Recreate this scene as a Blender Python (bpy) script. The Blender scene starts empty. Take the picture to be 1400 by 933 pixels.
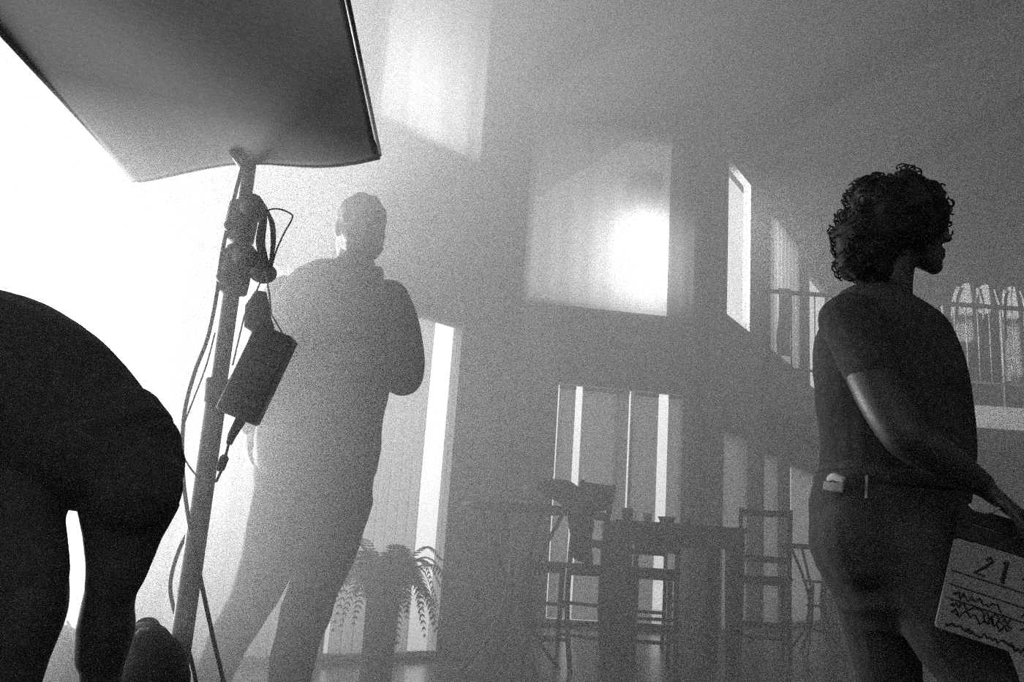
import bpy, math, random
from mathutils import Vector, Matrix, noise
random.seed(7)
C = bpy.context.scene
COL = C.collection
rad = math.radians
V = Vector

# ------------------------------------------------------------------ camera
cam_data = bpy.data.cameras.new('camera')
cam = bpy.data.objects.new('camera', cam_data); COL.objects.link(cam)
PITCH, ROLL, CAM_Z, FOC = rad(13.2), rad(4.0), 0.72, 1250.0
fwd = V((0, math.cos(PITCH), math.sin(PITCH)))
r0 = V((1, 0, 0)); u0 = r0.cross(fwd)
rgt = r0 * math.cos(ROLL) + u0 * math.sin(ROLL)
upv = rgt.cross(fwd)
M = Matrix((rgt, upv, -fwd)).transposed().to_4x4()
M.translation = V((0, 0, CAM_Z))
cam.matrix_world = M
cam_data.sensor_fit = 'HORIZONTAL'; cam_data.sensor_width = 36.0
cam_data.lens = FOC / 1400 * 36.0
cam_data.clip_start = 0.05; cam_data.clip_end = 300
cam_data.dof.use_dof = False
C.camera = cam

def ray(px, py): return fwd + rgt * ((px - 700) / FOC) - upv * ((py - 466.5) / FOC)
def at(px, py, Y):                       # the point on that sight line at distance Y into the room
    d = ray(px, py); return V((0, 0, CAM_Z)) + d * (Y / d.y)
def atz(px, py, z):
    d = ray(px, py); return V((0, 0, CAM_Z)) + d * ((z - CAM_Z) / d.z)

# ------------------------------------------------------------------ world, exposure, lights
vs = C.view_settings
vs.view_transform = 'Standard'; vs.look = 'None'; vs.gamma = 1.0; vs.use_curve_mapping = False
vs.exposure = 0.92
cy = C.cycles
cy.max_bounces = 6; cy.diffuse_bounces = 3; cy.glossy_bounces = 2; cy.transmission_bounces = 4
cy.transparent_max_bounces = 12; cy.volume_bounces = 3
cy.sample_clamp_indirect = 0.3; cy.sample_clamp_direct = 3.0
cy.use_denoising = False
w = bpy.data.worlds.new('overcast_sky'); C.world = w; w.use_nodes = True
nt = w.node_tree; bg = nt.nodes['Background']
tc = nt.nodes.new('ShaderNodeTexCoord'); sep = nt.nodes.new('ShaderNodeSeparateXYZ')
rmp = nt.nodes.new('ShaderNodeValToRGB')
rmp.color_ramp.elements[0].position = 0.42; rmp.color_ramp.elements[0].color = (.35, .35, .35, 1)
rmp.color_ramp.elements[1].position = 0.62; rmp.color_ramp.elements[1].color = (1, 1, 1, 1)
mr = nt.nodes.new('ShaderNodeMapRange'); mr.inputs[1].default_value = -1; mr.inputs[2].default_value = 1
nt.links.new(tc.outputs['Generated'], sep.inputs[0]); nt.links.new(sep.outputs['Z'], mr.inputs[0])
nt.links.new(mr.outputs[0], rmp.inputs[0]); nt.links.new(rmp.outputs[0], bg.inputs[0])
bg.inputs[1].default_value = 1.35

HAZE_DENSITY, HAZE_G = 0.13, 0.6

def area_light(name, loc, target, sx, sy, power, spread=180):
    l = bpy.data.lights.new(name, 'AREA'); l.shape = 'RECTANGLE'; l.size = sx; l.size_y = sy; l.energy = power
    l.spread = rad(spread)
    o = bpy.data.objects.new(name, l); COL.objects.link(o); o.location = loc
    o.rotation_euler = (V(target) - V(loc)).to_track_quat('-Z', 'Y').to_euler()
    return o

# wall frames: origin, direction along the wall, outward normal
def wall_frame(ox, oy, dx, dy):
    d = V((dx, dy, 0)).normalized(); return V((ox, oy, 0)), d, V((-d.y, d.x, 0))
WA = wall_frame(-0.358, 6.523, math.sin(rad(46)), math.cos(rad(46)))
WB = wall_frame(0.30, 10.20, 1, 0.13)
WC = wall_frame(2.42, 10.48, .53, .848)
def wp(W, s, z, out=0.0): return W[0] + W[1] * s + W[2] * out + V((0, 0, z))

# big diffused film light outside the left glass doors, and two lamps behind the sheer upper curtains
area_light('film_light_large', wp(WA, -3.9, 1.2, 1.5), wp(WA, -4.6, 4.3, -3), 3.6, 2.2, 580, 90)
area_light('film_light_high', wp(WA, -0.60, 3.98, 0.50), wp(WA, -.3, 3.4, -3), .3, .45, 8)
area_light('film_light_far', wp(WB, 1.30, 4.36, 0.35), V((1, 3, 1.5)), .25, .7, 62)
area_light('film_light_loft', wp(WC, .1, 5.35, 0.95), V((6.4, 12.35, 4.2)), .4, .5, 230, 70)  # added lamp to brighten the loft shirts, in place of window daylight

# ------------------------------------------------------------------ materials
def mat(name, v, rough=.6, var=.12, scale=8.0, bump=0.0, spec=.3, metal=0.0, tint=None):
    m = bpy.data.materials.new(name); m.use_nodes = True
    nt = m.node_tree; b = nt.nodes['Principled BSDF']
    b.inputs['Roughness'].default_value = rough; b.inputs['Metallic'].default_value = metal
    b.inputs['Specular IOR Level'].default_value = spec
    t = nt.nodes.new('ShaderNodeTexCoord'); n = nt.nodes.new('ShaderNodeTexNoise')
    n.inputs['Scale'].default_value = scale; n.inputs['Detail'].default_value = 4
    nt.links.new(t.outputs['Object'], n.inputs['Vector'])
    r = nt.nodes.new('ShaderNodeValToRGB')
    lo, hi = v * (1 - var), min(1, v * (1 + var))
    r.color_ramp.elements[0].position = .3; r.color_ramp.elements[1].position = .7
    r.color_ramp.elements[0].color = (lo, lo, lo, 1); r.color_ramp.elements[1].color = (hi, hi, hi, 1)
    nt.links.new(n.outputs['Fac'], r.inputs[0]); nt.links.new(r.outputs[0], b.inputs['Base Color'])
    if bump:
        bp = nt.nodes.new('ShaderNodeBump'); bp.inputs['Strength'].default_value = bump; bp.inputs['Distance'].default_value = .01
        nt.links.new(n.outputs['Fac'], bp.inputs['Height']); nt.links.new(bp.outputs[0], b.inputs['Normal'])
    return m
def mat_glass(name):
    m = bpy.data.materials.new(name); m.use_nodes = True; nt = m.node_tree
    nt.nodes.remove(nt.nodes['Principled BSDF']); out = nt.nodes['Material Output']
    tr = nt.nodes.new('ShaderNodeBsdfTransparent'); tr.inputs[0].default_value = (.93, .93, .93, 1)
    gl = nt.nodes.new('ShaderNodeBsdfGlossy'); gl.inputs['Roughness'].default_value = .03
    lw = nt.nodes.new('ShaderNodeLayerWeight'); lw.inputs['Blend'].default_value = .5       # symmetric for both faces of the pane
    pw = nt.nodes.new('ShaderNodeMath'); pw.operation = 'POWER'; pw.inputs[1].default_value = 5; nt.links.new(lw.outputs['Facing'], pw.inputs[0])
    fr = nt.nodes.new('ShaderNodeMath'); fr.operation = 'MULTIPLY_ADD'; fr.inputs[1].default_value = .6; fr.inputs[2].default_value = .03; nt.links.new(pw.outputs[0], fr.inputs[0])
    mx = nt.nodes.new('ShaderNodeMixShader')
    nt.links.new(fr.outputs[0], mx.inputs[0]); nt.links.new(tr.outputs[0], mx.inputs[1]); nt.links.new(gl.outputs[0], mx.inputs[2])
    nt.links.new(mx.outputs[0], out.inputs['Surface'])
    return m
def mat_sheer(name, v=.8, clear=.25, trans=.6):
    m = bpy.data.materials.new(name); m.use_nodes = True; nt = m.node_tree
    nt.nodes.remove(nt.nodes['Principled BSDF']); out = nt.nodes['Material Output']
    t = nt.nodes.new('ShaderNodeTexCoord'); n = nt.nodes.new('ShaderNodeTexNoise'); n.inputs['Scale'].default_value = 60
    nt.links.new(t.outputs['Object'], n.inputs['Vector'])
    r = nt.nodes.new('ShaderNodeValToRGB'); r.color_ramp.elements[0].color = (v * .9,) * 3 + (1,); r.color_ramp.elements[1].color = (v,) * 3 + (1,)
    nt.links.new(n.outputs['Fac'], r.inputs[0])
    tl = nt.nodes.new('ShaderNodeBsdfTranslucent'); df = nt.nodes.new('ShaderNodeBsdfDiffuse'); tr = nt.nodes.new('ShaderNodeBsdfTransparent')
    nt.links.new(r.outputs[0], tl.inputs[0]); nt.links.new(r.outputs[0], df.inputs[0])
    a = nt.nodes.new('ShaderNodeMixShader'); a.inputs[0].default_value = trans
    nt.links.new(df.outputs[0], a.inputs[1]); nt.links.new(tl.outputs[0], a.inputs[2])
    b = nt.nodes.new('ShaderNodeMixShader'); b.inputs[0].default_value = clear
    nt.links.new(a.outputs[0], b.inputs[1]); nt.links.new(tr.outputs[0], b.inputs[2])
    nt.links.new(b.outputs[0], out.inputs['Surface'])
    return m

MT = dict(
    wall=mat('painted_plaster', .74, .8, .05, 3, .05), ceiling=mat('ceiling_paint', .6, .85, .05, 2),
    rafter=mat('rafter_wood', .45, .7, .15, 5, .1), floor=mat('dark_floor_boards', .14, .28, .25, 6, .05, .5),
    frame=mat('white_window_frame', .7, .5, .05, 6), glass=mat_glass('window_glass'),
    sheer_thin=mat_sheer('thin_sheer_curtain', .85, .45, .6), screen=mat_sheer('bright_screen_cloth', .8, .14, .62), sheer_paper=mat_sheer('thin_white_paper', .9, .05, .65), sheer=mat_sheer('sheer_curtain'), blind=mat_sheer('roller_blind', .5, .05, .45),
    terrace=mat('terrace_concrete', .6, .8, .1, 3), hedge=mat('hedge_leaf', .06, .7, .5, 6),
    black=mat('black_cloth', .03, .8, .3, 40, .1, .1),
)

# ------------------------------------------------------------------ mesh helpers
class MB:
    def __init__(self): self.v = []; self.f = []; self.u = []
    def add(self, vs, fs):
        n = len(self.v); self.v += [tuple(p) for p in vs]; self.f += [tuple(i + n for i in f) for f in fs]; return self
    def box(self, c, s, R=None):
        c = V(c); hx, hy, hz = s[0] / 2, s[1] / 2, s[2] / 2; R = R or Matrix.Identity(3)
        p = [c + R @ V((x, y, z)) for x in (-hx, hx) for y in (-hy, hy) for z in (-hz, hz)]
        return self.add(p, [(0, 1, 3, 2), (4, 6, 7, 5), (0, 4, 5, 1), (2, 3, 7, 6), (0, 2, 6, 4), (1, 5, 7, 3)])
    def beam(self, a, b, w, h, up=(0, 0, 1)):       # a bar from a to b, w across, h along up
        a, b = V(a), V(b); d = (b - a).normalized(); up = V(up); s = d.cross(up).normalized(); t = s.cross(d)
        p = [q + s * x * w / 2 + t * z * h / 2 for q in (a, b) for x in (-1, 1) for z in (-1, 1)]
        return self.add(p, [(0, 1, 3, 2), (4, 6, 7, 5), (0, 4, 5, 1), (2, 3, 7, 6), (0, 2, 6, 4), (1, 5, 7, 3)])
    def loft(self, rings, cap=True, closed=False):
        n = len(rings[0]); k = len(self.v); fs = []
        for r in rings: self.v += [tuple(p) for p in r]
        m = len(rings)
        for i in range(m if closed else m - 1):
            j = (i + 1) % m
            for q in range(n):
                q2 = (q + 1) % n; fs.append((k + i * n + q, k + i * n + q2, k + j * n + q2, k + j * n + q))
        if cap and not closed:
            fs.append(tuple(k + q for q in reversed(range(n)))); fs.append(tuple(k + (m - 1) * n + q for q in range(n)))
        self.f += fs; return self
    def tube(self, pts, r, n=8, cap=True, closed=False, flat=1.0, side=None):
        pts = [V(p) for p in pts]; m = len(pts); rr = r if isinstance(r, list) else [r] * m
        rings = []; s = None
        for i, p in enumerate(pts):
            if closed: t = pts[(i + 1) % m] - pts[i - 1]
            else: t = pts[min(i + 1, m - 1)] - pts[max(i - 1, 0)]
            t.normalize()
            if s is None:
                ref = V(side) if side else (V((0, 0, 1)) if abs(t.z) < .9 else V((0, 1, 0)))
                s = (ref - t * ref.dot(t)).normalized()
            else:
                s = (s - t * s.dot(t)); s = s.normalized() if s.length > 1e-6 else t.orthogonal().normalized()
            b = t.cross(s); ra = rr[i]
            ra, rb = ra if isinstance(ra, (tuple, list)) else (ra, ra * flat)
            rings.append([p + s * ra * math.cos(2 * math.pi * q / n) + b * rb * math.sin(2 * math.pi * q / n) for q in range(n)])
        return self.loft(rings, cap, closed)
    def lathe(self, c, prof, n=20, R=None):
        c = V(c); R = R or Matrix.Identity(3)
        return self.loft([[c + R @ V((r * math.cos(2 * math.pi * q / n), r * math.sin(2 * math.pi * q / n), z)) for q in range(n)] for r, z in prof])
    def ball(self, c, r, n=12, m=8, R=None):
        c = V(c); rx, ry, rz = r if isinstance(r, (tuple, list)) else (r, r, r); R = R or Matrix.Identity(3)
        prof = [(math.sin(math.pi * (i + .02) / (m + .04)), -math.cos(math.pi * (i + .02) / (m + .04))) for i in range(m + 1)]
        return self.loft([[c + R @ V((a * rx * math.cos(2 * math.pi * q / n), a * ry * math.sin(2 * math.pi * q / n), z * rz)) for q in range(n)] for a, z in prof])
    def grid(self, fn, nu, nv, thick=0.0):           # a sheet fn(u, v) -> point, given real thickness
        P = [[V(fn(i / nu, j / nv)) for j in range(nv + 1)] for i in range(nu + 1)]
        if not thick:
            return self.add([p for r in P for p in r], [(i * (nv + 1) + j, (i + 1) * (nv + 1) + j, (i + 1) * (nv + 1) + j + 1, i * (nv + 1) + j + 1) for i in range(nu) for j in range(nv)])
        N = (nu + 1) * (nv + 1); top = []; bot = []
        for i in range(nu + 1):
            for j in range(nv + 1):
                du = P[min(i + 1, nu)][j] - P[max(i - 1, 0)][j]; dv = P[i][min(j + 1, nv)] - P[i][max(j - 1, 0)]
                nn = du.cross(dv).normalized() * thick / 2; top.append(P[i][j] + nn); bot.append(P[i][j] - nn)
        ix = lambda i, j: i * (nv + 1) + j; fs = []
        for i in range(nu):
            for j in range(nv):
                q = (ix(i, j), ix(i + 1, j), ix(i + 1, j + 1), ix(i, j + 1)); fs += [q, tuple(N + x for x in reversed(q))]
        edge = [ix(i, 0) for i in range(nu + 1)] + [ix(nu, j) for j in range(1, nv + 1)] + [ix(i, nv) for i in range(nu - 1, -1, -1)] + [ix(0, j) for j in range(nv - 1, 0, -1)]
        for a, b in zip(edge, edge[1:] + edge[:1]): fs.append((b, a, N + a, N + b))
        return self.add(top + bot, fs)
    def build(self, name, m, parent=None, smooth=False):
        me = bpy.data.meshes.new(name); o0 = parent.matrix_world.translation if False else None
        vs = self.v
        if parent is not None:
            pl = world_loc(parent); vs = [(a - pl.x, b - pl.y, c - pl.z) for a, b, c in vs]
        me.from_pydata(vs, [], self.f); me.update()
        if smooth: me.polygons.foreach_set('use_smooth', [True] * len(me.polygons))
        me.materials.append(m)
        o = bpy.data.objects.new(name, me); COL.objects.link(o)
        if parent is not None: o.parent = parent
        return o
def world_loc(o):
    p = V(o.location)
    while o.parent: o = o.parent; p = p + V(o.location)
    return p
def tag(o, label=None, cat=None, group=None, kind=None):
    if label: o['label'] = label
    if cat: o['category'] = cat
    if group: o['group'] = group
    if kind: o['kind'] = kind
    return o
def thing(name, loc, label, cat, group=None):
    o = bpy.data.objects.new(name, None); COL.objects.link(o); o.location = loc; o.empty_display_size = .1
    return tag(o, label, cat, group)
def struct_root(name, loc=(0, 0, 0)):
    o = bpy.data.objects.new(name, None); COL.objects.link(o); o.location = loc; return tag(o, kind='structure')
def struct(name, mb, m): return tag(mb.build(name, m), kind='structure')

# ------------------------------------------------------------------ structure
WT = .22
def wbox(mb, W, s0, s1, z0, z1, o0=0.0, o1=WT):
    mb.beam(wp(W, s0, (z0 + z1) / 2, (o0 + o1) / 2), wp(W, s1, (z0 + z1) / 2, (o0 + o1) / 2), abs(o1 - o0), z1 - z0)
def wall_with_holes(name, W, s0, s1, ztop, holes, th=WT):
    mb = MB(); ss = sorted({s0, s1} | {h[0] for h in holes} | {h[1] for h in holes})
    for a, b in zip(ss, ss[1:]):
        hs = sorted((h[2], h[3]) for h in holes if h[0] <= a + 1e-6 and h[1] >= b - 1e-6); z = 0
        for h0, h1 in hs:
            if h0 > z: wbox(mb, W, a, b, z, h0, 0, th)
            z = h1
        wbox(mb, W, a, b, z, ztop, 0, th)
    return struct(name, mb, MT['wall'])
A_LOW = [(-.97 - 1.05 * k, -1.05 * k, .03, 2.36) for k in range(6)]
A_UP = [(-.97, 0, 3.62, 5.7)]
B_LOW = [(.22, 1.81, .03, 2.74)]; B_UP = [(-.2, 1.81, 3.6, 5.9)]
C_LOW = [(.16, 1.15, .03, 2.38), (1.80, 2.55, .03, 2.33), (3.1, 5.0, .03, 2.33)]
C_UP = [(.2, 1.24, 3.69, 5.85), (2.08, 3.7, 3.69, 5.8), (4.3, 6.0, 3.6, 5.6)]  # last opening is added to let sky light onto the loft
wall_with_holes('wall_left', WA, -6.6, .57, 7.2, A_LOW + A_UP, .10)
wall_with_holes('wall_back', WB, -.55, 2.1, 7.2, B_LOW + B_UP)
wall_with_holes('wall_right', WC, .02, 6.6, 7.4, C_LOW + C_UP, .06)
mb = MB(); e = wp(WA, .57, 0); e2 = wp(WB, -.5, 0)
mb.beam(e + V((-.11, .1, 3.6)), e2 + V((-.11, 0, 3.6)), .22, 7.2); struct('wall_return', mb, MT['wall'])
FOOT = [wp(WA, -6.6, 0), wp(WA, .57, 0), wp(WB, -.45, 0), wp(WB, 2.14, 0), wp(WC, 6.3, 0), V((8.5, 15.82, 0)), V((8.5, -3, 0)), V((-5.05, -3, 0))]
def outer_wall(name, a, b, zt):
    m_ = MB(); d = (b - a).normalized(); n = V((-d.y, d.x, 0)); a2 = a + n * .1; b2 = b + n * .1
    m_.beam(a2 + V((0, 0, zt / 2)), b2 + V((0, 0, zt / 2)), .2, zt); struct(name, m_, MT['wall'])
outer_wall('wall_end', FOOT[4], FOOT[5], 12); outer_wall('wall_side', FOOT[5], FOOT[6], 12)
outer_wall('wall_rear', FOOT[6], FOOT[7], 12); outer_wall('wall_near', FOOT[7], FOOT[0], 9)
mb = MB(); mb.box((1.6, 6.5, -.1), (14.2, 19.4, .2)); struct('floor', mb, MT['floor'])
# sloping roof plane rising from the far window wall into the room
QD = V((.848, -.53, 0))
def roof(w_, q, dz=0): p = WC[0] + WC[1] * w_ + QD * q; return V((p.x, p.y, 6.5 + .45 * q + dz))
mb = MB()
for wa, wb, qe in ((-22, -.3, -2.4), (-.3, 12, -.5)):
    mb.add([roof(wa, qe), roof(wa, 14), roof(wb, 14), roof(wb, qe), roof(wa, qe, .2), roof(wa, 14, .2), roof(wb, 14, .2), roof(wb, qe, .2)],
           [(0, 1, 2, 3), (7, 6, 5, 4), (0, 4, 5, 1), (1, 5, 6, 2), (2, 6, 7, 3), (3, 7, 4, 0)])
struct('ceiling', mb, MT['ceiling'])
for k, w_ in enumerate((-12.6, -9.2, -5.8, -2.4, 1.1, 4.3)):
    m_ = MB(); m_.beam(roof(w_, -.3 if w_ > 0 else -2.3, -.16), roof(w_, 9.5, -.16), .16, .34); struct('trim_%d' % (k + 1), m_, MT['rafter'])

wn = [0]
def window(W, h, mull=(), fw_=.06, kind='window', pane_m=None, off=.0):
    wn[0] += 1; s0, s1, z0, z1 = h
    r = struct_root('%s_%d' % (kind, wn[0]), wp(W, (s0 + s1) / 2, z0, .1))
    m_ = MB(); wbox(m_, W, s0, s0 + fw_, z0, z1, .06 - off, .16 - off); wbox(m_, W, s1 - fw_, s1, z0, z1, .06 - off, .16 - off)
    wbox(m_, W, s0 + fw_, s1 - fw_, z0, z0 + fw_, .06 - off, .16 - off); wbox(m_, W, s0 + fw_, s1 - fw_, z1 - fw_, z1, .06 - off, .16 - off)
    m_.build('window_frame', MT['frame'], r)
    xs = [s0 + fw_] + list(mull) + [s1 - fw_]
    for x in mull:
        m_ = MB(); wbox(m_, W, x - .02, x + .02, z0 + fw_, z1 - fw_, .08 - off, .14 - off); m_.build('mullion', MT['frame'], r)
    for a, b in zip(xs, xs[1:]):
        m_ = MB(); wbox(m_, W, a, b, z0 + fw_, z1 - fw_, .108 - off, .114 - off); m_.build('pane', pane_m or MT['glass'], r)
    return r
for h in A_LOW: window(WA, h, fw_=.035, off=.085)
for h in A_UP: window(WA, h)
for h in B_LOW: window(WB, h, (.99,))
for h in B_UP: window(WB, h)
for h in C_LOW: window(WC, h, off=.085)
for h in C_UP: window(WC, h, off=.085)

# ------------------------------------------------------------------ haze: thin by the camera, thicker towards the windows
def clip_poly(poly, n, c, keep):         # keep the side where n.p - c has the sign of keep
    out = []
    for p, q in zip(poly, poly[1:] + poly[:1]):
        dp, dq = (n.dot(p) - c) * keep, (n.dot(q) - c) * keep
        if dp >= 0: out.append(p)
        if dp * dq < 0: out.append(p + (q - p) * (dp / (dp - dq)))
    return out
HN = V((-.30, 1, 0)).normalized()
def haze(c0, c1, density, label):
    poly = [V((p.x, p.y, 0)) for p in FOOT]
    if c0 is not None: poly = clip_poly(poly, HN, c0 + .0005, 1)
    if c1 is not None: poly = clip_poly(poly, HN, c1 - .0005, -1)
    n = len(poly); vs = [p + V((0, 0, .002)) for p in poly] + [p + V((0, 0, 10.5)) for p in poly]
    m_ = MB(); m_.add(vs, [tuple(range(n)), tuple(reversed(range(n, 2 * n)))] + [(i, n + i, n + (i + 1) % n, (i + 1) % n) for i in range(n)])
    m = bpy.data.materials.new('stage_haze'); m.use_nodes = True; nt = m.node_tree
    nt.nodes.remove(nt.nodes['Principled BSDF'])
    sc = nt.nodes.new('ShaderNodeVolumeScatter'); sc.inputs['Color'].default_value = (1, 1, 1, 1)
    sc.inputs['Density'].default_value = density; sc.inputs['Anisotropy'].default_value = HAZE_G
    nt.links.new(sc.outputs[0], nt.nodes['Material Output'].inputs['Volume'])
    return tag(m_.build('haze', m), label, 'haze', kind='stuff')
HZ = [None, 1.98, 2.5, 3.4, None]
for (c0, c1), dn, lb in zip(zip(HZ, HZ[1:]), (.003, .30, .34, .062), ('faint haze in the near end of the room', 'light haze around the light stand', 'pale haze around the standing man', 'thick bright haze before the tall windows')):
    haze(c0, c1, dn, lb)
# ground outside
mb = MB(); mb.box((0, 6, -.35), (80, 80, .3)); struct('terrace', mb, MT['terrace'])

MT.update(
    steel=mat('dark_painted_steel', .18, .45, .2, 30, .05, .4, .3), rubber=mat('black_cable_rubber', .03, .6, .2, 60), flagcloth=mat('flag_cloth', .125, .9, .05, 60, .05, .1),
    pale_cord=mat('pale_cord', .6, .6, .1, 40), alu=mat('grey_aluminium', .3, .4, .15, 30, 0, .5, .5), pad=mat('grey_pouch_cloth', .32, .9, .15, 50, .2),
    bag=mat('black_backpack_nylon', .03, .6, .25, 30, .2), duffel=mat('grey_duffel_canvas', .12, .8, .2, 40, .2), wood=mat('dark_stained_wood', .03, .4, .25, 20, .1, .4),
    pale_wood=mat('worn_pale_wood', .35, .5, .2, 20, .1), fern=mat('fern_leaf', .045, .6, .3, 30), pot=mat('dark_pot_glaze', .06, .5, .2, 12, .05),
    coat=mat('dark_wool_coat', .03, .9, .25, 40, .3, .1), paper=mat('magazine_paper', .75, .5, .08, 15), ceramic=mat('white_ceramic', .75, .3, .03, 10, 0, .5),
    dark_ceramic=mat('dark_ceramic', .05, .3, .1, 10, 0, .5), cotton=mat('white_cotton', .8, .8, .06, 30, .1), iron=mat('black_iron', .04, .5, .15, 30, 0, .4),
    fascia=mat('pale_fascia_paint', .75, .6, .05, 5),
)
# ---- path smoothing
def smooth(pts, n=6):
    P = [V(p) for p in pts]; Q = []
    for i in range(len(P) - 1):
        p0, p1, p2, p3 = P[max(i - 1, 0)], P[i], P[i + 1], P[min(i + 2, len(P) - 1)]
        for q in range(n):
            t = q / n; Q.append(.5 * ((2 * p1) + (p2 - p0) * t + (2 * p0 - 5 * p1 + 4 * p2 - p3) * t * t + (3 * p1 - p0 - 3 * p2 + p3) * t ** 3))
    return Q + [P[-1]]
# ------------------------------------------------------------------ figures: one continuous remeshed body each, clothes as children
def organic(mb, name, m, parent, voxel=.007, smooth=5, bump=None):
    """join overlapping closed limbs into one continuous skin"""
    me = bpy.data.meshes.new('tmp'); me.from_pydata(mb.v, [], mb.f); me.update()
    o = bpy.data.objects.new('tmp', me); COL.objects.link(o)
    rm = o.modifiers.new('r', 'REMESH'); rm.mode = 'VOXEL'; rm.voxel_size = voxel
    if smooth:
        sm = o.modifiers.new('s', 'SMOOTH'); sm.iterations = smooth; sm.factor = .5
    dg = bpy.context.evaluated_depsgraph_get(); dg.update()
    res = bpy.data.meshes.new_from_object(o.evaluated_get(dg))
    bpy.data.objects.remove(o); bpy.data.meshes.remove(me)
    vs = [v.co.copy() for v in res.vertices]
    if bump:
        amp, sc = bump; ns = [v.normal.copy() for v in res.vertices]
        vs = [v + n * amp * noise.noise(v * sc) for v, n in zip(vs, ns)]
    pl = world_loc(parent); k = MB(); 
    for v, q in zip(res.vertices, vs): v.co = q - pl
    res.polygons.foreach_set('use_smooth', [True] * len(res.polygons))
    res.materials.clear(); res.materials.append(m)
    o = bpy.data.objects.new(name, res); COL.objects.link(o); o.parent = parent
    return o
def limb(mb, pts, inf=0.0, n=14, side=None):
    """pts: (position, radius or (side radius, other radius)), rounded at both ends"""
    P = [V(p) for p, r in pts]; R = [(r, r) if not isinstance(r, (tuple, list)) else r for p, r in pts]
    R = [(a + inf, b + inf) for a, b in R]
    # smooth the path with a Catmull-Rom pass so that limbs bend instead of kinking
    Q, S = [], []
    for i in range(len(P) - 1):
        p0, p1, p2, p3 = P[max(i - 1, 0)], P[i], P[i + 1], P[min(i + 2, len(P) - 1)]
        for k in range(4):
            t = k / 4; t2, t3 = t * t, t * t * t
            Q.append(.5 * ((2 * p1) + (p2 - p0) * t + (2 * p0 - 5 * p1 + 4 * p2 - p3) * t2 + (3 * p1 - p0 - 3 * p2 + p3) * t3))
            S.append(tuple(R[i][q] * (1 - t) + R[i + 1][q] * t for q in (0, 1)))
    Q.append(P[-1]); S.append(R[-1])
    d0 = (Q[0] - Q[1]).normalized(); d1 = (Q[-1] - Q[-2]).normalized(); a0, a1 = min(S[0]) * .95, min(S[-1]) * .95
    pre = [(Q[0] + d0 * a0 * k, tuple(x * math.sqrt(max(.02, 1 - k * k)) for x in S[0])) for k in (1, .85, .5)]
    post = [(Q[-1] + d1 * a1 * k, tuple(x * math.sqrt(max(.02, 1 - k * k)) for x in S[-1])) for k in (.5, .85, 1)]
    allp = pre + list(zip(Q, S)) + post
    mb.tube([p for p, r in allp], [r for p, r in allp], n, side=side)
def frame3(F, U):
    F = V(F).normalized(); U = V(U); U = (U - F * U.dot(F)).normalized(); S = F.cross(U)
    return F, U, S, Matrix((S, F, U)).transposed()
def head(mb, c, F, U, k=1.0):
    F, U, S, R = frame3(F, U); c = V(c); q = lambda f, u, s=0: c + (F * f + U * u + S * s) * k
    mb.ball(q(-.012, .025), (.074 * k, .094 * k, .092 * k), 16, 12, R)
    limb(mb, [(q(.02, .0), (.064 * k, .068 * k)), (q(.045, -.055), (.052 * k, .044 * k)), (q(.068, -.095), (.026 * k, .022 * k))], side=S)
    limb(mb, [(q(.086, .012), .008 * k), (q(.104, -.022), .012 * k)])
    for sx in (-1, 1):
        limb(mb, [(q(.094, -.026, .011 * sx), .007 * k), (q(.09, -.028, .012 * sx), .007 * k)])
        limb(mb, [(q(.07, .03, .015 * sx), .012 * k), (q(.066, .031, .045 * sx), .011 * k)])
        mb.ball(q(-.012, -.005, .076 * sx), (.011 * k, .02 * k, .032 * k), 8, 6, R)
    limb(mb, [(q(.085, -.055, -.016), .008 * k), (q(.089, -.055, 0), .009 * k), (q(.085, -.055, .016), .008 * k)])
    limb(mb, [(q(.082, -.068, -.013), .008 * k), (q(.087, -.068, 0), .01 * k), (q(.082, -.068, .013), .008 * k)])
def eyes(parent, c, F, U, m, k=1.0):
    F, U, S, R = frame3(F, U); c = V(c)
    for sx in (-1, 1):
        e = MB(); e.ball(c + (F * .069 + U * .012 + S * .031 * sx) * k, .013 * k, 10, 8); e.build('eye', m, parent, True)
def hand(mb, wrist, D, N, curl=.5, k=1.0, thumb=1):
    """D: along the hand, N: back of the hand; the fingers curl away from N"""
    D, N, S, R = frame3(D, N); w = V(wrist)
    limb(mb, [(w, (.026 * k, .02 * k)), (w + D * .04 * k, (.036 * k, .016 * k)), (w + D * .085 * k, (.040 * k, .013 * k))], side=S)
    for i, (ox, ln) in enumerate(((-.031, .072), (-.0105, .082), (.0105, .078), (.031, .06))):
        p = w + (D * .088 + S * ox) * k; d = D.copy(); pts = [(p - D * .03 * k, .009 * k), (p, .0092 * k)]
        for j, part in enumerate((.45, .3, .25)):
            a = curl * (1.0, 1.25, .8)[j]
            d = (d * math.cos(a) - N * math.sin(a)).normalized() if j == 0 else (d * math.cos(a) + d.cross(S) * math.sin(a) * (1 if d.cross(S).dot(N) < 0 or True else 1)).normalized()
            p = p + d * ln * part * k; pts.append((p, (.0088 - .0008 * j) * k))
        limb(mb, pts, n=8)
    t0 = w + (D * .025 - S * .028 * thumb) * k; d = (D * .75 - S * .6 * thumb - N * .35).normalized()
    t1 = t0 + d * .042 * k; t2 = t1 + (d * .8 + D * .4 - N * .35 * curl).normalized() * .034 * k; t3 = t2 + (D - N * .6 * curl).normalized() * .026 * k
    limb(mb, [(t0, .014 * k), (t1, .0115 * k), (t2, .0098 * k), (t3, .0085 * k)], n=8)

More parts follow.
